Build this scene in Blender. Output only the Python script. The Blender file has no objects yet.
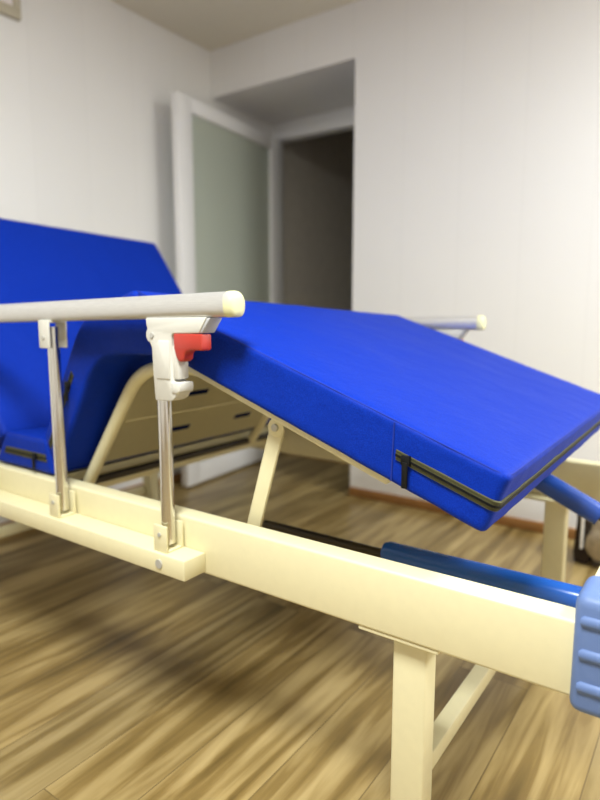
import bpy, bmesh, math, random
from mathutils import Vector, Matrix, noise
random.seed(4)
S = bpy.context.scene
COL = S.collection
V = Vector

# ------------------------------------------------------------------ materials
def mat(name, col, rough=.5, metal=0., **kw):
    m = bpy.data.materials.new(name); m.use_nodes = True
    b = m.node_tree.nodes['Principled BSDF']
    b.inputs['Base Color'].default_value = (*col, 1)
    b.inputs['Roughness'].default_value = rough
    b.inputs['Metallic'].default_value = metal
    for k, v in kw.items():
        b.inputs[k.replace('_', ' ')].default_value = v
    return m

def nodes(m):
    t = m.node_tree
    return t, t.nodes['Principled BSDF'], t.nodes.new, t.links.new

def add_noise_bump(m, scale, strength, dist=.002, vary=0., stretch=(1, 1, 1), detail=3):
    t, b, N, L = nodes(m)
    tc = N('ShaderNodeTexCoord'); mp = N('ShaderNodeMapping'); mp.inputs['Scale'].default_value = stretch
    L(tc.outputs['Object'], mp.inputs['Vector'])
    n = N('ShaderNodeTexNoise'); n.inputs['Scale'].default_value = scale; n.inputs['Detail'].default_value = detail
    L(mp.outputs['Vector'], n.inputs['Vector'])
    bp = N('ShaderNodeBump'); bp.inputs['Strength'].default_value = strength; bp.inputs['Distance'].default_value = dist
    L(n.outputs['Fac'], bp.inputs['Height']); L(bp.outputs['Normal'], b.inputs['Normal'])
    if vary:
        c = b.inputs['Base Color'].default_value[:3]
        r = N('ShaderNodeValToRGB')
        r.color_ramp.elements[0].position = .3; r.color_ramp.elements[1].position = .7
        r.color_ramp.elements[0].color = (*[x*(1-vary) for x in c], 1)
        r.color_ramp.elements[1].color = (*[min(1, x*(1+vary)) for x in c], 1)
        L(n.outputs['Fac'], r.inputs['Fac']); L(r.outputs['Color'], b.inputs['Base Color'])
    return m

CREAM = add_noise_bump(mat('cream_paint', (.78, .71, .445), .4), 60, .06, .001, .015)
ALU = add_noise_bump(mat('brushed_aluminium', (.66, .65, .63), .36, .6), 40, .12, .001, .06, (1, 18, 18))
CHROME = mat('polished_steel', (.72, .70, .66), .16, 1.)
ABS = add_noise_bump(mat('off_white_plastic', (.66, .64, .57), .4), 30, .03, .001, .01)
GREYP = mat('grey_plastic', (.42, .42, .42), .45)
RED = mat('red_plastic', (.45, .038, .024), .4)
CAPM = mat('pale_yellow_plastic', (.72, .69, .40), .45)
BUMP = add_noise_bump(mat('periwinkle_plastic', (.125, .20, .42), .5), 90, .03, .001, .02)
SLEEVE = mat('glossy_blue_plastic', (.02, .115, .50), .22)
SLEEVE2 = mat('glossy_navy_plastic', (.025, .085, .42), .25)
STEEL = mat('dark_steel', (.06, .05, .035), .4, .7)
RUB = mat('black_rubber', (.02, .02, .02), .7)
BOLT = mat('zinc_bolt', (.52, .51, .47), .4, .3)
OLIVE = add_noise_bump(mat('olive_zip_tape', (.075, .072, .024), .8), 700, .3, .0005, .2)
BLACK = mat('black_zip', (.006, .006, .006), .6, 0, Specular_IOR_Level=.2)
WHITEP = add_noise_bump(mat('white_pvc', (.90, .89, .89), .35), 20, .02, .001)
CEIL = add_noise_bump(mat('ceiling_paint', (.80, .75, .62), .8), 30, .05, .001, .01)
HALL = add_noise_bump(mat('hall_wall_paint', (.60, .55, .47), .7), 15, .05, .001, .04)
BAG = add_noise_bump(mat('beige_cloth', (.50, .42, .30), .85), 60, .3, .003, .12)
BAGD = mat('dark_brown_cloth', (.03, .018, .012), .9)
STRAP = mat('white_webbing', (.70, .66, .60), .8)
BOARDF = mat('beige_frame', (.55, .50, .38), .6)
BOARDP = mat('white_board', (.85, .78, .80), .4)

def fabric():
    m = mat('blue_fabric', (.006, .05, .64), .6)
    t, b, N, L = nodes(m)
    b.inputs['Sheen Weight'].default_value = .0
    b.inputs['Sheen Roughness'].default_value = .4
    b.inputs['Sheen Tint'].default_value = (.3, .5, 1, 1)
    b.inputs['Specular IOR Level'].default_value = .13
    tc = N('ShaderNodeTexCoord')
    n1 = N('ShaderNodeTexNoise'); n1.inputs['Scale'].default_value = 600; n1.inputs['Detail'].default_value = 2
    n2 = N('ShaderNodeTexNoise'); n2.inputs['Scale'].default_value = 9; n2.inputs['Detail'].default_value = 4
    L(tc.outputs['Object'], n1.inputs['Vector']); L(tc.outputs['Object'], n2.inputs['Vector'])
    b1 = N('ShaderNodeBump'); b1.inputs['Strength'].default_value = .35; b1.inputs['Distance'].default_value = .0008
    b2 = N('ShaderNodeBump'); b2.inputs['Strength'].default_value = .8; b2.inputs['Distance'].default_value = .008
    L(n1.outputs['Fac'], b1.inputs['Height']); L(n2.outputs['Fac'], b2.inputs['Height'])
    L(b2.outputs['Normal'], b1.inputs['Normal']); L(b1.outputs['Normal'], b.inputs['Normal'])
    r = N('ShaderNodeValToRGB')
    r.color_ramp.elements[0].position = .35; r.color_ramp.elements[1].position = .65
    r.color_ramp.elements[0].color = (.0005, .0185, .27, 1); r.color_ramp.elements[1].color = (.0012, .032, .39, 1)
    L(n1.outputs['Fac'], r.inputs['Fac']); L(r.outputs['Color'], b.inputs['Base Color'])
    return m
FAB = fabric()
SEAM = mat('blue_seam', (.003, .022, .28), .9)

def planks():
    m = mat('laminate_planks', (.4, .3, .15), .3)
    t, b, N, L = nodes(m)
    tc = N('ShaderNodeTexCoord')
    mp = N('ShaderNodeMapping'); mp.inputs['Rotation'].default_value = (0, 0, math.pi/2)
    L(tc.outputs['Object'], mp.inputs['Vector'])
    br = N('ShaderNodeTexBrick'); br.offset = .37; br.squash = 1
    br.inputs['Scale'].default_value = 1; br.inputs['Brick Width'].default_value = 1.28
    br.inputs['Row Height'].default_value = .16; br.inputs['Mortar Size'].default_value = .0012
    br.inputs['Color1'].default_value = (0, 0, 0, 1); br.inputs['Color2'].default_value = (1, 1, 1, 1)
    br.inputs['Mortar'].default_value = (.4, .4, .4, 1)
    L(mp.outputs['Vector'], br.inputs['Vector'])
    m2 = N('ShaderNodeMapping'); m2.inputs['Scale'].default_value = (1, .08, 1)
    L(tc.outputs['Object'], m2.inputs['Vector'])
    n = N('ShaderNodeTexNoise'); n.inputs['Scale'].default_value = 26; n.inputs['Detail'].default_value = 8; n.inputs['Distortion'].default_value = .5
    w4 = N('ShaderNodeVectorMath'); w4.operation = 'ADD'
    L(m2.outputs['Vector'], w4.inputs[0])
    sc = N('ShaderNodeVectorMath'); sc.operation = 'SCALE'; sc.inputs['Scale'].default_value = 3.7
    L(br.outputs['Color'], sc.inputs[0]); L(sc.outputs['Vector'], w4.inputs[1]); L(w4.outputs['Vector'], n.inputs['Vector'])
    r = N('ShaderNodeValToRGB'); e = r.color_ramp.elements
    e[0].position = .28; e[0].color = (.12, .078, .024, 1)
    e[1].position = .72; e[1].color = (.50, .38, .18, 1)
    x = e.new(.45); x.color = (.24, .162, .055, 1)
    x = e.new(.56); x.color = (.37, .27, .112, 1)
    L(n.outputs['Fac'], r.inputs['Fac'])
    hv = N('ShaderNodeMix'); hv.data_type = 'RGBA'; hv.blend_type = 'MULTIPLY'
    hv.inputs['Factor'].default_value = 1
    r2 = N('ShaderNodeValToRGB'); r2.color_ramp.elements[0].color = (.86, .86, .86, 1); r2.color_ramp.elements[1].color = (1.06, 1.04, 1, 1)
    L(br.outputs['Color'], r2.inputs['Fac'])
    L(r.outputs['Color'], hv.inputs[6]); L(r2.outputs['Color'], hv.inputs[7])
    dk = N('ShaderNodeMix'); dk.data_type = 'RGBA'; dk.inputs[7].default_value = (.17, .115, .045, 1)
    L(br.outputs['Fac'], dk.inputs['Factor']); L(hv.outputs[2], dk.inputs[6]); L(dk.outputs[2], b.inputs['Base Color'])
    bp = N('ShaderNodeBump'); bp.inputs['Strength'].default_value = .15; bp.inputs['Distance'].default_value = .001
    L(n.outputs['Fac'], bp.inputs['Height']); L(bp.outputs['Normal'], b.inputs['Normal'])
    return m
FLOOR = planks()

def wood():
    m = mat('orange_brown_wood', (.36, .17, .05), .45)
    return add_noise_bump(m, 30, .1, .001, .2, (1, 1, 8))
WOOD = wood()

def wall_panels(name, axis):
    """white PVC wall panels: vertical boards with a fine groove between them"""
    m = mat(name, (.80, .775, .745), .42)
    t, b, N, L = nodes(m)
    tc = N('ShaderNodeTexCoord'); sp = N('ShaderNodeSeparateXYZ'); L(tc.outputs['Object'], sp.inputs['Vector'])
    d = N('ShaderNodeMath'); d.operation = 'DIVIDE'; d.inputs[1].default_value = .25
    L(sp.outputs[axis], d.inputs[0])
    fr = N('ShaderNodeMath'); fr.operation = 'FRACT'; L(d.outputs[0], fr.inputs[0])
    rp = N('ShaderNodeValToRGB'); e = rp.color_ramp.elements
    e[0].position = 0; e[0].color = (0, 0, 0, 1); e[1].position = .025; e[1].color = (1, 1, 1, 1)
    L(fr.outputs[0], rp.inputs['Fac'])
    fl = N('ShaderNodeMath'); fl.operation = 'FLOOR'; L(d.outputs[0], fl.inputs[0])
    wn = N('ShaderNodeTexWhiteNoise'); wn.noise_dimensions = '1D'; L(fl.outputs[0], wn.inputs['W'])
    cr = N('ShaderNodeValToRGB'); cr.color_ramp.elements[0].color = (.86, .845, .83, 1); cr.color_ramp.elements[1].color = (.875, .86, .845, 1)
    L(wn.outputs['Value'], cr.inputs['Fac'])
    mx = N('ShaderNodeMix'); mx.data_type = 'RGBA'; mx.inputs[6].default_value = (.815, .80, .785, 1)
    L(rp.outputs['Color'], mx.inputs['Factor']); L(cr.outputs['Color'], mx.inputs[7]); L(mx.outputs[2], b.inputs['Base Color'])
    bp = N('ShaderNodeBump'); bp.inputs['Strength'].default_value = .15; bp.inputs['Distance'].default_value = .001
    L(rp.outputs['Color'], bp.inputs['Height']); L(bp.outputs['Normal'], b.inputs['Normal'])
    return m
WALLX = wall_panels('white_wall_panels_x', 'X')
WALLY = wall_panels('white_wall_panels_y', 'Y')

def frosted():
    m = mat('frosted_glass', (.62, .67, .58), .45)
    m.node_tree.nodes['Principled BSDF'].inputs['Transmission Weight'].default_value = .25
    return m
GLASS = frosted()

# ------------------------------------------------------------------ mesh helpers
ORG = {}
def link(name, bm, m, parent=None, bevel=0, seg=2, smooth=True, ang=35):
    """one bmesh in world coordinates -> one object with its own origin"""
    bmesh.ops.recalc_face_normals(bm, faces=bm.faces); bm.normal_update()
    if bevel:
        ed = [e for e in bm.edges if len(e.link_faces) == 2 and e.calc_face_angle(0) > math.radians(ang)]
        bmesh.ops.bevel(bm, geom=ed, offset=bevel, segments=seg, profile=.5, affect='EDGES', clamp_overlap=True)
    bmesh.ops.recalc_face_normals(bm, faces=bm.faces)
    lo = V([min(v.co[i] for v in bm.verts) for i in range(3)]); hi = V([max(v.co[i] for v in bm.verts) for i in range(3)])
    org = V(((lo.x+hi.x)/2, (lo.y+hi.y)/2, lo.z))
    bmesh.ops.translate(bm, vec=-org, verts=bm.verts)
    me = bpy.data.meshes.new(name); bm.to_mesh(me); bm.free()
    me.materials.append(m)
    if smooth:
        for p in me.polygons: p.use_smooth = True
        me.set_sharp_from_angle(angle=math.radians(40))
    o = bpy.data.objects.new(name, me); COL.objects.link(o)
    ORG[o.name] = org
    if parent:
        o.parent = parent; o.location = org - ORG[parent.name]
    else:
        o.location = org
    return o

def empty(name, loc, label, cat, group=None):
    o = bpy.data.objects.new(name, None); COL.objects.link(o)
    o.location = loc; o.empty_display_size = .1
    ORG[o.name] = V(loc); tag(o, label, cat, group)
    return o
def tag(o, label, cat, group=None):
    o['label'] = label; o['category'] = cat
    if group: o['group'] = group
def struct(name, bm, m, parent=None, **k):
    o = link(name, bm, m, parent, **k); o['kind'] = 'structure'; return o

def box(x0, x1, y0, y1, z0, z1, bm=None):
    bm = bm or bmesh.new()
    vs = [bm.verts.new((x, y, z)) for x in (x0, x1) for y in (y0, y1) for z in (z0, z1)]
    for f in ((0,1,3,2), (4,6,7,5), (0,4,5,1), (2,3,7,6), (0,2,6,4), (1,5,7,3)):
        bm.faces.new([vs[i] for i in f])
    return bm

def prism(poly, y0, y1, bm=None):
    """polygon in X-Z extruded along Y"""
    bm = bm or bmesh.new()
    a = [bm.verts.new((x, y0, z)) for x, z in poly]; b = [bm.verts.new((x, y1, z)) for x, z in poly]
    n = len(poly)
    bm.faces.new(a); bm.faces.new(b[::-1])
    for i in range(n): bm.faces.new((a[i], a[(i+1) % n], b[(i+1) % n], b[i]))
    return bm

def tube(pts, r, seg=14, bm=None, closed=False, ry=None, up=None):
    bm = bm or bmesh.new()
    pts = [V(p) for p in pts]; n = len(pts)
    rings = []; nrm = None
    for i, p in enumerate(pts):
        if closed: d = (pts[(i+1) % n]-pts[i-1]).normalized()
        else: d = (pts[min(i+1, n-1)]-pts[max(i-1, 0)]).normalized()
        if nrm is None:
            nrm = V(up) if up else (V((0, 0, 1)) if abs(d.z) < .9 else V((0, 1, 0)))
        nrm = (nrm - d*nrm.dot(d)).normalized(); bi = d.cross(nrm)
        rr = r[i] if isinstance(r, (list, tuple)) else r
        rb = ry if ry else rr
        rings.append([bm.verts.new(p+nrm*rr*math.cos(2*math.pi*k/seg)+bi*rb*math.sin(2*math.pi*k/seg)) for k in range(seg)])
    m = n if closed else n-1
    for i in range(m):
        A, B = rings[i], rings[(i+1) % n]
        for k in range(seg): bm.faces.new((A[k], A[(k+1) % seg], B[(k+1) % seg], B[k]))
    if not closed:
        bm.faces.new(rings[0][::-1]); bm.faces.new(rings[-1])
    return bm

def bend(corners, rad, n=8):
    """polyline with rounded corners"""
    P = [V(c) for c in corners]; out = [P[0]]
    for i in range(1, len(P)-1):
        a = (P[i-1]-P[i]).normalized(); b = (P[i+1]-P[i]).normalized()
        p0, p1 = P[i]+a*rad, P[i]+b*rad
        for k in range(n+1):
            t = k/n; out.append(p0*(1-t)**2 + P[i]*2*t*(1-t) + p1*t*t)
    out.append(P[-1]); return out

def slab_bar(p0, p1, w, y0, y1):
    """flat bar between two X-Z points, w wide in the X-Z plane"""
    a, b = V((p0[0], p0[1])), V((p1[0], p1[1])); d = (b-a).normalized(); n = V((-d.y, d.x))*w/2
    return prism([tuple(a+n), tuple(a-n), tuple(b-n), tuple(b+n)], y0, y1)

# ------------------------------------------------------------------ the room
XL, YR, ZC = -2.271, 2.42, 2.19       # left wall, right wall, ceiling
X2, Y2 = 2.3, -2.2
YD, XJ = 3.02, -1.413                 # back of the recess, right jamb of the opening
ZO = 1.963
YE = 4.9
struct('floor', box(XL-.12, X2+.12, Y2-.12, YE+.1, -.06, 0), FLOOR, smooth=False)
struct('ceiling', box(XL-.12, X2+.12, Y2-.12, YR, ZC, ZC+.08), CEIL, smooth=False)
struct('wall_left', box(XL-.12, XL, Y2, YD, 0, ZC), WALLY, smooth=False)
bm = box(XJ, X2+.12, YR, YD, 0, ZC); box(XL, XJ, YR, YD, ZO, ZC, bm)
struct('wall_right', bm, WALLX, smooth=False)
struct('wall_front', box(XL-.12, X2+.12, Y2-.12, Y2, 0, ZC), WALLX, smooth=False)
struct('wall_back', box(X2, X2+.12, Y2, YR, 0, ZC), WALLY, smooth=False)
# hall behind the doorway
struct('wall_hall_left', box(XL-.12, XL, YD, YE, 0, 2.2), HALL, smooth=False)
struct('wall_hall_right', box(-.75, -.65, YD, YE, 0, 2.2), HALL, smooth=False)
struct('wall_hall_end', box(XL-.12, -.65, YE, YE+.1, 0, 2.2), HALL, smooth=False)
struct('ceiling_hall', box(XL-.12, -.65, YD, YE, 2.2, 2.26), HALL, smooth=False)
struct('baseboard_right', box(XJ, X2, YR-.014, YR, 0, .042), WOOD, bevel=.003)
struct('baseboard_left', box(XL, XL+.014, Y2, YR-.02, 0, .042), WOOD, bevel=.003)
struct('baseboard_front', box(XL+.014, X2, Y2, Y2+.014, 0, .042), WOOD, bevel=.003)
struct('baseboard_back', box(X2-.014, X2, Y2+.014, YR-.014, 0, .042), WOOD, bevel=.003)
# door frame at the back of the recess
bm = box(XL, XJ+.05, YD-.075, YD+.0, 1.868, ZO)
box(XL, XL+.018, YD-.02, YD, 0, 1.868, bm); box(XJ-.05, XJ, YD-.075, YD, 0, 1.868, bm)
struct('trim_1', bm, WHITEP, bevel=.003)
struct('trim_2', box(XL+.02, XJ-.05, YD-.07, YD, 0, .012), WOOD, bevel=.002)

# door leaf, standing open into the room along the left wall
hx, hy = -2.222, 2.935; ex, ey = -2.128, 2.028
L = math.hypot(ex-hx, ey-hy); th = math.atan2(ey-hy, ex-hx)
M = Matrix.Translation((hx, hy, 0)) @ Matrix.Rotation(th, 4, 'Z')
def leafbox(u0, u1, z0, z1, t=.02, bm=None): return box(u0, u1, -t, t, z0, z1, bm)
bm = leafbox(0, .115, .012, 1.858); leafbox(L-.10, L, .012, 1.858, bm=bm)
leafbox(.115, L-.10, .012, .115, bm=bm); leafbox(.115, L-.10, 1.79, 1.858, bm=bm)
bmesh.ops.transform(bm, matrix=M, verts=bm.verts)
door = struct('door_1', bm, WHITEP, bevel=.004)
bm = leafbox(.11, L-.095, .11, 1.795, .004); bmesh.ops.transform(bm, matrix=M, verts=bm.verts)
struct('glass_pane', bm, GLASS, door, smooth=False)
for z in (.3, .95, 1.6):
    struct('hinge', tube([(hx+.003, hy+.014, z-.04), (hx+.003, hy+.014, z+.04)], .009, 10), WHITEP, door)

# framed board high on the left wall
bd = empty('wall_board', (XL, 1.05, 1.947), 'white board in a beige frame high on the left wall', 'wall board')
bm = box(XL, XL+.025, .70, 1.378, 1.947, 1.985); box(XL, XL+.025, .70, 1.378, 2.13, 2.16, bm)
box(XL, XL+.025, .70, .73, 1.985, 2.13, bm); box(XL, XL+.025, 1.355, 1.378, 1.985, 2.13, bm)
link('board_frame', bm, BOARDF, bd, bevel=.003)
link('board_panel', box(XL, XL+.012, .73, 1.355, 1.985, 2.13), BOARDP, bd)

# ------------------------------------------------------------------ the bed
YA, YB = .754, 1.664                 # outer faces of the two long beams
BZ0, BZ1 = .381, .482
XF, XH = -.075, -2.14
YM = (YA+YB)/2
bed = empty('hospital_bed', (-1.13, YM, 0), 'cream metal adjustable hospital bed with its leg section raised', 'hospital bed')

def both(fn):
    """near side as drawn, far side mirrored across the bed"""
    fn(lambda y0, y1: (y0, y1)); fn(lambda y0, y1: (2*YM-y1, 2*YM-y0))

def beams(y):
    a, b = y(YA, YA+.04)
    link('side_beam', box(XH, XF, a, b, BZ0, BZ1), CREAM, bed, bevel=.005, seg=3)
both(beams)
link('end_beam', box(XF-.052, XF, YA+.041, YB-.041, BZ0+.02, BZ1-.001), CREAM, bed, bevel=.004)
link('end_beam', box(XH, XH+.045, YA+.041, YB-.041, BZ0+.02, BZ1-.001), CREAM, bed, bevel=.004)
link('cross_member', box(-1.295, -1.25, YA+.041, YB-.041, .420, .478), CREAM, bed, bevel=.004)

for X in (-.3475, -1.93):
    def legs(y, X=X):
        a, b = y(.772, .812)
        X = X+.022 if a > YM else X
        lg = link('leg', box(X-.0255, X+.0285, a, b, .012, BZ0-.006), CREAM, bed, bevel=.004, seg=3)
        link('rubber_foot', box(X-.028, X+.028, a-.003, b+.003, 0, .02), RUB, lg, bevel=.004)
        a, b = y(.7565, .83)
        link('leg_plate', box(X-.077, X+.052, a, b, BZ0-.006, BZ0), CREAM, lg, bevel=.0015)
    both(legs)
    link('leg_crossbar', box(X-.015, X+.015, .812, 2*YM-.812, .118, .150), CREAM, bed, bevel=.003)

# corner bumpers at the four corners
for sx, X in ((1, XF), (-1, XH)):
    def bumper(y, X=X, sx=sx):
        a, b = y(YA-.010, YA+.075)
        x0, x1 = (X-.048, X+.035) if sx > 0 else (X-.035, X+.048)
        bp = link('corner_bumper', box(x0, x1, a, b, BZ0-.014, BZ1+.038), BUMP, bed, bevel=.014, seg=4)
        yy = a if a < YM else b
        for z in (.405, .447, .489):
            link('grip_ridge', tube([(x0+.009, yy, z), (x0+.013, yy, z), (x1-.013, yy, z), (x1-.009, yy, z)], [.004, .0075, .0075, .004], 10, ry=.004), BUMP, bp)
    both(bumper)

# --- deck geometry (X,Z profiles)
PEAK = (-.930, .902); KNEE = (-.835, .7725)
LEGB = (-.243, .559); LEGT = (-.210, .645)
SEATT = (-1.195, .562); SEATB = (-1.125, .484+.001)
def along(a, b, t): return (a[0]+(b[0]-a[0])*t, a[1]+(b[1]-a[1])*t)

# leg-section frame: flat bars, cross bar and sheet deck just beneath the mattress
ld = V((LEGB[0]-KNEE[0], LEGB[1]-KNEE[1])).normalized(); ln = V((ld.y, -ld.x)); ln = ln if ln.y < 0 else -ln
def lp(s, off): return tuple(V(KNEE)+ld*s+ln*off)
legf = link('leg_deck', prism([lp(.03, .002), lp(.50, .002), lp(.50, .006), lp(.03, .006)], .84, 2*YM-.84), CREAM, bed)
def legbar(y):
    a, b = y(.788, .812)
    link('frame_bar', prism([lp(.0, .0015), lp(.47, .0015), lp(.47, .015), lp(.0, .015)], a, b), CREAM, legf, bevel=.002)
both(legbar)
link('frame_bar', prism([lp(.44, .007), lp(.465, .007), lp(.465, .019), lp(.44, .019)], .813, 2*YM-.813), CREAM, legf, bevel=.002)

# struts holding the leg section up, with pivot lug and bolt
def strut(y):
    a, b = y(.816, .824)
    top = (-.626, .658); bot = (-.696, .42)
    st = link('support_strut', slab_bar(top, bot, .030, a, b), CREAM, bed, bevel=.003)
    p = [(top[0]+.0165*math.cos(t), top[1]+.0165*math.sin(t)) for t in [math.pi*k/8 for k in range(17)]]
    c, d = y(.8135, .8165)
    p = [(top[0]+.017*math.cos(2*math.pi*k/20), top[1]+.017*math.sin(2*math.pi*k/20)) for k in range(20)]
    link('pivot_lug', prism(p, c, d), CREAM, st, bevel=.001)
    yy = y(.809, .814)
    link('pivot_bolt', tube([(top[0], yy[0], top[1]), (top[0], yy[1], top[1])], .007, 10), BOLT, st, bevel=.001)
both(strut)

# thigh section: bent tube frame and a punched steel sheet
T0 = (-1.222, .454)
def thigh_tube(y):
    yy = sum(y(.836, .866))/2
    if yy > YM: yy -= .11
    pts = bend([(T0[0], yy, T0[1]), (-1.023, yy, .733), (-.90, yy, .752), (-.82, yy, .742)], .06)
    return pts
holder = []
def ttube(y):
    o = link('thigh_frame', tube(thigh_tube(y), .0145, 16), CREAM, bed); holder.append(o)
both(ttube)
# the sheet, a grid with the slots left out
td = V((-1.023-T0[0], .733-T0[1])); tl = td.length; td.normalize(); tn = V((-td.y, td.x))
sy0, sy1 = .866, 2*YM-.976
rows = [(.122, .138), (.244, .260)]
us = sorted(set([.062, tl-.02]+[v for r in rows for v in r]))
vs_ = [sy0]
for y in (1.045, 1.295):
    vs_ += [y, y+.07]
vs_.append(sy1)
bm = bmesh.new(); grid = {}
def gv(i, j):
    if (i, j) not in grid:
        p = V(T0)+td*us[i]; grid[i, j] = bm.verts.new((p.x, vs_[j], p.y))
    return grid[i, j]
for i in range(len(us)-1):
    hole_row = any(abs(us[i]-r[0]) < 1e-6 for r in rows)
    for j in range(len(vs_)-1):
        if hole_row and j % 2 == 1: continue
        bm.faces.new((gv(i, j), gv(i+1, j), gv(i+1, j+1), gv(i, j+1)))
ret = bmesh.ops.solidify(bm, geom=bm.faces[:], thickness=.003)
deck = link('thigh_deck', bm, CREAM, bed, smooth=False)
cp = V(T0)+td*.192
link('stiffening_rib', tube([(cp.x, sy0+.01, cp.y), (cp.x, sy1-.01, cp.y)], .0028, 8), CREAM, deck)
link('hinge_rod', tube([(T0[0]-.005, YA+.041, T0[1]), (T0[0]-.005, YB-.041, T0[1])], .010, 12), STEEL, bed)

# seat deck and back section
link('seat_deck', box(-1.45, -1.245, YA+.06, YB-.06, .474, .479), CREAM, bed, bevel=.001)
B0, B1 = (-1.475, .492), (-1.93, 1.132-.012)
bdv = V((B1[0]-B0[0], B1[1]-B0[1])).normalized(); bn = V((-bdv.y, bdv.x)); bn = bn if bn.x < 0 else -bn
def bp_(s, off): return tuple(V(B0)+bdv*s+bn*off)
bf = link('back_deck', prism([bp_(.02, .066), bp_(.66, .066), bp_(.66, .070), bp_(.02, .070)], .84, 2*YM-.84), CREAM, bed)
def bbar(y):
    a, b = y(.80, .825)
    link('frame_bar', prism([bp_(0, .072), bp_(.68, .072), bp_(.68, .090), bp_(0, .090)], a, b), CREAM, bf, bevel=.002)
    a, b = y(.828, .838)
    link('support_strut', slab_bar(bp_(.42, .095), (-1.93, .47), .028, a, b), CREAM, bf, bevel=.003)
both(bbar)

# crank screws under the leg section with blue sleeves
YC = 1.0
sh = link('crank_screw', tube([(-.80, YC, .393), (-.125, YC, .393)], .010, 12), STEEL, bed)
link('screw_sleeve', tube([(-.505, YC, .400), (-.495, YC, .400), (-.13, YC, .400)], [.017, .021, .021], 20), SLEEVE, sh)
YC2 = 1.40
sh = link('crank_screw', tube([(-.17, YC2, .412), (-.53, YC2, .58)], .011, 12), STEEL, bed)
link('screw_sleeve', tube([(-.19, YC2, .421), (-.40, YC2, .519), (-.41, YC2, .524)], [.024, .024, .020], 20), SLEEVE2, sh)

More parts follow.
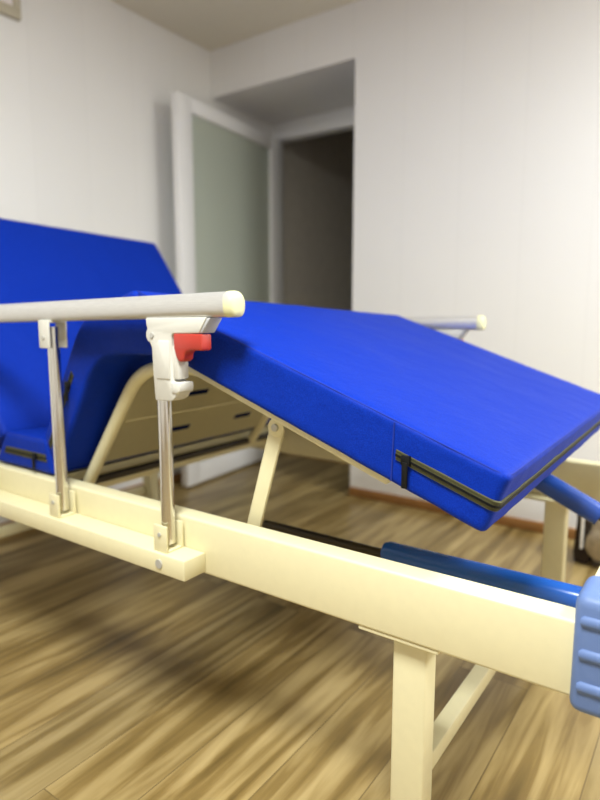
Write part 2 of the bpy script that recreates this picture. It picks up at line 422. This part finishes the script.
# --- guard rails: mounting bar, posts, hand rail, latch
def rail(mir):
    def Y(y): return 2*YM-y if mir else y
    def bx(x0, x1, y0, y1, z0, z1, bm=None):
        a, b = sorted((Y(y0), Y(y1))); return box(x0, x1, a, b, z0, z1, bm)
    def pr(poly, y0, y1, bm=None):
        a, b = sorted((Y(y0), Y(y1))); return prism(poly, a, b, bm)
    yc = .728
    zt = 0 if not mir else -.038
    dx = 0 if not mir else .075
    # hand rail, rounded on top, a flat underneath
    prof = []
    for k in range(24):
        t = 2*math.pi*k/24
        yy, zz = .0195*math.copysign(abs(math.cos(t))**.75, math.cos(t)), .0218*math.copysign(abs(math.sin(t))**.9, math.sin(t))
        prof.append((yy, max(zz, -.0195)))
    def loft(secs):
        bm = bmesh.new(); rings = []
        for x, z, s in secs:
            rings.append([bm.verts.new((x+dx, Y(yc+p*s), z+(x+.65)*.019+q*s)) for p, q in prof])
        for A, B in zip(rings, rings[1:]):
            for k in range(24): bm.faces.new((A[k], A[(k+1) % 24], B[(k+1) % 24], B[k]))
        bm.faces.new(rings[0]); bm.faces.new(rings[-1][::-1])
        return bm
    zr = .8675+zt
    gr = link('guard_rail', loft([(-2.02, zr, 1), (-.648, zr, 1)]), ALU, bed)
    link('rail_end_cap', loft([(-.648, zr, 1.02), (-.641, zr, 1.02), (-.637, zr, .97), (-.633, zr-.001, .86), (-.631, zr-.002, .66), (-.630, zr-.003, .4)]), CAPM, gr)
    link('rail_end_cap', loft([(-2.058, zr-.003, .3), (-2.056, zr-.002, .62), (-2.052, zr-.001, .86), (-2.046, zr, .97), (-2.038, zr, 1.02), (-2.02, zr, 1.02)]), CAPM, gr)
    mb = link('mounting_bar', bx(-2.06+dx, -.742+dx, .700, .7535, .386, .424), CREAM, gr, bevel=.003, seg=2)
    for X in (-.810, -1.141, -1.472, -1.803):
        last = X == -.810; X += dx
        top = .80 if last else .828
        link('post', tube([(X, Y(yc), .436), (X, Y(yc), top+zt)], .0125, 18), CHROME, gr)
        # U bracket below
        bm = bx(X-.017, X+.017, .7065, .7115, .424, .474); bx(X-.017, X+.017, .7445, .7495, .424, .474, bm)
        bx(X-.017, X+.017, .7115, .7445, .424, .428, bm)
        link('post_bracket', bm, CREAM, gr, bevel=.0015)
        link('bolt', tube([(X, Y(.7045), .457), (X, Y(.7068), .457)], .004, 10), BOLT, gr)
        if round(X-dx, 3) in (-.810, -1.472): link('bolt', tube([(X+.004, Y(.6975), .405), (X+.004, Y(.7005), .405)], .0085, 12), BOLT, gr)
        if not last:
            z1 = .842+zt
            bm = bx(X-.018, X+.018, .706, .711, z1-.058, z1); bx(X-.018, X+.018, .745, .750, z1-.058, z1, bm)
            bx(X-.018, X+.018, .711, .745, z1-.006, z1, bm)
            link('top_bracket', bm, ABS, gr, bevel=.003)
            link('bolt', tube([(X, Y(.704), z1-.036), (X, Y(.7065), z1-.036)], .004, 10), BOLT, gr)
    # latch housing on the end post
    zz = lambda p: [(a+dx, b+zt) for a, b in p]
    ear = [(-.822+.0125*math.cos(t), .817+.0135*math.sin(t)) for t in [math.radians(130+k*18) for k in range(8)]]
    hs = pr(zz([(-.834, .847), (-.687, .848), (-.704, .8215), (-.766, .820), (-.770, .815), (-.770, .738), (-.759, .736), (-.759, .718), (-.763, .712), (-.770, .706),
                (-.778, .7035), (-.815, .7025), (-.818, .747), (-.820, .795)]+ear[::-1]+[(-.832, .832)]), .711, .744)
    h = link('latch_housing', hs, ABS, gr, bevel=.0025, seg=2)
    link('housing_tip', pr(zz([(-.6875, .847), (-.679, .847), (-.698, .822), (-.7045, .822)]), .7125, .7425), GREYP, gr, bevel=.002)
    link('latch_plate', pr(zz([(-.808, .742), (-.774, .742), (-.774, .808), (-.800, .808), (-.806, .800)]), .7092, .7115), ABS, gr, bevel=.002)
    link('latch_collar', pr(zz([(-.772, .7185), (-.760, .7175), (-.752, .7195), (-.750, .724), (-.750, .738), (-.772, .7375)]), .7085, .7430), ABS, gr, bevel=.003)
    link('latch_sleeve', pr(zz([(-.772, .742), (-.756, .742), (-.756, .800), (-.772, .800)]), .7135, .7385), ABS, gr, bevel=.004)
    link('release_lever', pr(zz([(-.763, .8205), (-.697, .8205), (-.697, .795), (-.703, .7925), (-.709, .795), (-.715, .7925), (-.721, .795), (-.727, .7925),
                              (-.733, .792), (-.739, .786), (-.740, .778), (-.746, .773), (-.753, .774), (-.758, .782), (-.763, .797)]), .7095, .7335), RED, gr, bevel=.0025)
    link('bolt', tube([(-.817+dx, Y(.7088), .817+zt), (-.817+dx, Y(.7112), .817+zt)], .0045, 12), BOLT, gr)
    return gr
rail(False); rail(True)

# ------------------------------------------------------------------ mattress: four foam sections in one cover
MY0, MY1 = .768, 1.652
mat_ = empty('mattress', (-1.06, (MY0+MY1)/2, .484), 'blue sectioned fabric mattress with zips, bent over the bed frame', 'mattress')

class Section:
    """a foam block: its lower and upper edge as X-Z polylines, start to end"""
    def __init__(s, bot, top, seed, skew=((0, 0), (0, 0))):
        s.bot, s.top, s.seed = s.resample(bot), s.resample(top), seed
        ln = lambda c: sum((b-a).length for a, b in zip(c, c[1:]))
        s.L = (ln(s.bot)+ln(s.top))/2
        s.T = ((s.top[0]-s.bot[0]).length+(s.top[-1]-s.bot[-1]).length)/2
        s.sk = [V(k) for k in skew]          # shift of the upper edge's start / end at the far side
    def resample(s, c, n=60):
        c = [V(p) for p in c]; d = [0]
        for a, b in zip(c, c[1:]): d.append(d[-1]+(b-a).length)
        out = []
        for i in range(n+1):
            t = d[-1]*i/n; k = 0
            while k < len(d)-2 and d[k+1] < t: k += 1
            f = (t-d[k])/(d[k+1]-d[k]); out.append(c[k].lerp(c[k+1], f))
        return out
    def at(s, c, a):
        x = a*(len(c)-1); k = min(max(int(x), 0), len(c)-2); f = x-k
        return c[k]*(1-f)+c[k+1]*f
    def W(s, u, y, t):
        a, c, fy = u/s.L, t/s.T, (y-MY0)/(MY1-MY0)
        p = s.at(s.bot, a)*(1-c)+s.at(s.top, a)*c
        p = p+(s.sk[0]*(1-a)+s.sk[1]*a)*fy*c
        return V((p.x, y, p.y))
    def build(s, name, parent, r=.012):
        L, T = s.L, s.T
        def ticks(a, b, n, fine=.02):
            e = [a, a+.0035, a+.007, a+.012, a+fine]
            f = [b-x+a for x in e][::-1]
            m = [a+fine+(b-a-2*fine)*k/n for k in range(1, n)]
            return e+m+f
        us = ticks(0, L, max(8, int(L/.022))); ys = ticks(MY0, MY1, 36); ts = ticks(0, T, 4)
        bm = bmesh.new(); vd = {}
        nu, ny, nt = len(us)-1, len(ys)-1, len(ts)-1
        def gv(i, j, k):
            key = (i, j, k)
            if key in vd: return vd[key]
            p = V((us[i], ys[j], ts[k]))
            c = V((min(max(p.x, r), L-r), min(max(p.y, MY0+r), MY1-r), min(max(p.z, r), T-r)))
            d = p-c; n = d.normalized() if d.length > 1e-9 else V((0, 0, 0))
            if d.length > 1e-9: p = c+n*r
            # soft unevenness of the cover
            q = V((p.x*6, p.y*6, p.z*6+s.seed))
            a = noise.noise(q)*.0026+noise.noise(q*2.6)*.0022
            # creases running in from the edges
            ed = min(p.x, L-p.x, p.y-MY0, MY1-p.y)
            w = math.exp(-max(ed-.004, 0)/.05)
            a += w*noise.noise(V((p.x*22, p.y*22, s.seed+3)))*.0036
            if k == nt or k == 0:
                a += .004*(1-math.exp(-ed/.05))*(1 if k == nt else 0)
            wall = min(us[i], L-us[i], ys[j]-MY0, MY1-ys[j])
            a *= .3+.7*min(1, max(0, (wall-.004)/.03))
            if ts[k] < .01: a = min(a, .0012)
            p = p+n*a
            vd[key] = bm.verts.new(s.W(p.x, p.y, p.z)); return vd[key]
        for i in range(nu):
            for j in range(ny):
                for k in (0, nt): bm.faces.new((gv(i,j,k), gv(i+1,j,k), gv(i+1,j+1,k), gv(i,j+1,k)))
        for i in range(nu):
            for k in range(nt):
                for j in (0, ny): bm.faces.new((gv(i,j,k), gv(i+1,j,k), gv(i+1,j,k+1), gv(i,j,k+1)))
        for j in range(ny):
            for k in range(nt):
                for i in (0, nu): bm.faces.new((gv(i,j,k), gv(i,j+1,k), gv(i,j+1,k+1), gv(i,j,k+1)))
        o = link(name, bm, FAB, parent)
        for p in o.data.polygons: p.use_smooth = True
        for e in o.data.edges: e.use_edge_sharp = False
        return o
    def path(s, pts, r, step=.012):
        """rounded path in the (u, y) plane"""
        out = bend([(a, b, 0) for a, b in pts], r, 6) if len(pts) > 2 else [V((a, b, 0)) for a, b in pts]
        res = []
        for a, b in zip(out, out[1:]):
            n = max(1, int((b-a).length/step))
            res += [a+(b-a)*k/n for k in range(n)]
        return res+[out[-1]]
    def band(s, pts, out_dir, t0, t1, h, bm=None):
        """strip lying on the cover's wall: path pts (u,y), between heights t0..t1, h proud"""
        bm = bm or bmesh.new(); rows = []
        n = len(pts)
        for i, p in enumerate(pts):
            d = (pts[min(i+1, n-1)]-pts[max(i-1, 0)]).normalized(); nn = V((d.y, -d.x, 0))*out_dir
            a = p-nn*.003; b = p+nn*h
            rows.append([bm.verts.new(s.W(x.x, x.y, t)) for x, t in ((a, t0), (b, t0+.001), (b, t1-.001), (a, t1))])
        for A, B in zip(rows, rows[1:]):
            for k in range(4): bm.faces.new((A[k], A[(k+1) % 4], B[(k+1) % 4], B[k]))
        bm.faces.new(rows[0]); bm.faces.new(rows[-1][::-1])
        return bm
    def zipper(s, o, pts, out_dir, mid, pull=None, hang=.034):
        P = s.path(pts, .012)
        link('zip_tape', s.band(P, out_dir, mid-.0105, mid+.0105, .0022), OLIVE, o)
        bm = s.band(P, out_dir, mid-.0032, mid+.0032, .0036)
        s.band(P, out_dir, mid+.0056, mid+.0078, .0027, bm); s.band(P, out_dir, mid-.0078, mid-.0056, .0027, bm)
        link('zip_teeth', bm, BLACK, o)
        if pull is not None:
            c = s.W(pull[0], pull[1], mid)
            bm = box(c.x-.007, c.x+.007, c.y-.0075, c.y-.001, c.z-.007, c.z+.007)
            box(c.x-.0045, c.x+.0045, c.y-.0095, c.y-.006, c.z-hang, c.z-.002, bm)
            link('zip_puller', bm, BLACK, o, bevel=.0012)
    def seams(s, o, extra=None):
        r = .012; k = r*.29
        loop = bend([(k, MY0+k, 0), (s.L-k, MY0+k, 0), (s.L-k, MY1-k, 0), (k, MY1-k, 0)], .02, 5)
        dense = []
        loop = loop+[loop[0]]
        for a, b in zip(loop, loop[1:]):
            n = max(1, int((b-a).length/.02)); dense += [a+(b-a)*i/n for i in range(n)]
        bm = tube([s.W(p.x, p.y, s.T-k-.0004) for p in dense], .0014, 6, closed=True)
        if extra is not None:
            tube([s.W(extra, MY0-.0006, .006), s.W(extra, MY0-.0008, s.T/2), s.W(extra, MY0-.0004, s.T-.006)], .0013, 6, bm)
        link('seam', bm, SEAM, o)

def curve(pts, r): return [(p.x, p.z) for p in bend([(x, 0, z) for x, z in pts], r, 8)]
back = Section([(B0[0]-.055, B0[1]+.008), (-1.935, 1.10)], [(-1.437, .558), (-1.868, 1.162)], 5, ((0, 0), (.007, -.026)))
seat = Section([(-1.49, .486), (-1.232, .486)], [(-1.43, .568), (-1.258, .568)], 8)
SKEW = (.122, -.048)
thigh = Section(curve([(-1.222, .494), (-1.058, .772), (-.839, .776)], .07), curve([(-1.262, .575), (-1.104, .845), (-.934, .902)], .05), 11, ((0, 0), SKEW))
leg = Section([KNEE, LEGB], [PEAK, LEGT], 14, (SKEW, (0, 0)))
o = back.build('back_section', mat_); back.seams(o)
o = seat.build('seat_section', mat_); seat.seams(o)
seat.zipper(o, [(.03, MY0), (seat.L-.012, MY0)], 1, seat.T*.47, (.16, MY0), .03)
o = thigh.build('thigh_section', mat_); thigh.seams(o)
thigh.zipper(o, [(.015, MY0), (.215, MY0)], 1, thigh.T*.62, (.185, MY0), .034)
o = leg.build('leg_section', mat_)
ze = leg.L-.155
leg.seams(o, ze-.006)
leg.zipper(o, [(ze, MY0), (leg.L, MY0), (leg.L, MY1), (ze, MY1)], 1, leg.T*.49, (ze+.018, MY0), .040)

# ------------------------------------------------------------------ soft bag on the floor by the right wall
bag = empty('bag', (-.29, 2.24, 0), 'pale beige soft bag with dark side standing on floor by the right wall', 'bag')
bm = bmesh.new()
bmesh.ops.create_icosphere(bm, subdivisions=5, radius=1)
for v in bm.verts:
    c = v.co.copy(); r = (abs(c.x)**3.2+abs(c.y)**3.2+abs(c.z)**3.2)**(-1/3.2); c *= r
    taper = 1-.22*max(0, c.z)
    p = V((-.222+c.x*.118*taper, 2.235+c.y*.085*taper, .112+c.z*.110))
    n = noise.noise(p*14)*.012+noise.noise(p*34)*.005
    p += v.co.normalized()*n; p.z = max(p.z, .002); v.co = p
link('body', bm, BAG, bag)
bm = box(-.372, -.325, 2.18, 2.30, .001, .215)
bmesh.ops.subdivide_edges(bm, edges=bm.edges[:], cuts=5, use_grid_fill=True)
for v in bm.verts:
    n = noise.noise(v.co*20)*.006; v.co.x += n; v.co.y += n
link('side_gusset', bm, BAGD, bag, bevel=.004)
link('strap', tube(bend([(-.348, 2.172, .06), (-.348, 2.170, .215), (-.33, 2.2, .25), (-.27, 2.22, .23)], .03), .013, 12, ry=.005), STRAP, bag)

# ------------------------------------------------------------------ light: ceiling lamps of the room
def lamp(loc, size, power, col=(.955, 1, 1.0), spread=180):
    l = bpy.data.lights.new('ceiling_lamp', 'AREA'); l.shape = 'RECTANGLE'; l.size, l.size_y = size; l.energy = power; l.color = col
    l.spread = math.radians(spread)
    o = bpy.data.objects.new('ceiling_lamp', l); COL.objects.link(o); o.location = loc; return o
lamp((-.3, -.05, 2.17), (.55, .55), 30)
lamp((1.05, 1.85, 2.17), (.6, .6), 30)
w = bpy.data.worlds.new('world'); S.world = w; w.use_nodes = True
w.node_tree.nodes['Background'].inputs['Color'].default_value = (.02, .02, .02, 1)

# ------------------------------------------------------------------ camera
cam = bpy.data.cameras.new('camera'); co = bpy.data.objects.new('camera', cam); COL.objects.link(co)
cam.sensor_fit = 'VERTICAL'; cam.sensor_height = 36; cam.sensor_width = 27; cam.lens = 27
co.location = (0, 0, .85); co.rotation_euler = (math.radians(90-7.97), 0, math.radians(35.2))
cam.clip_start = .02
cam.dof.use_dof = True; cam.dof.focus_distance = .90; cam.dof.aperture_fstop = 2.3
S.camera = co
S.view_settings.view_transform = 'Standard'; S.view_settings.look = 'None'
S.view_settings.gamma = 1; S.view_settings.use_curve_mapping = False
S.view_settings.exposure = 1.16
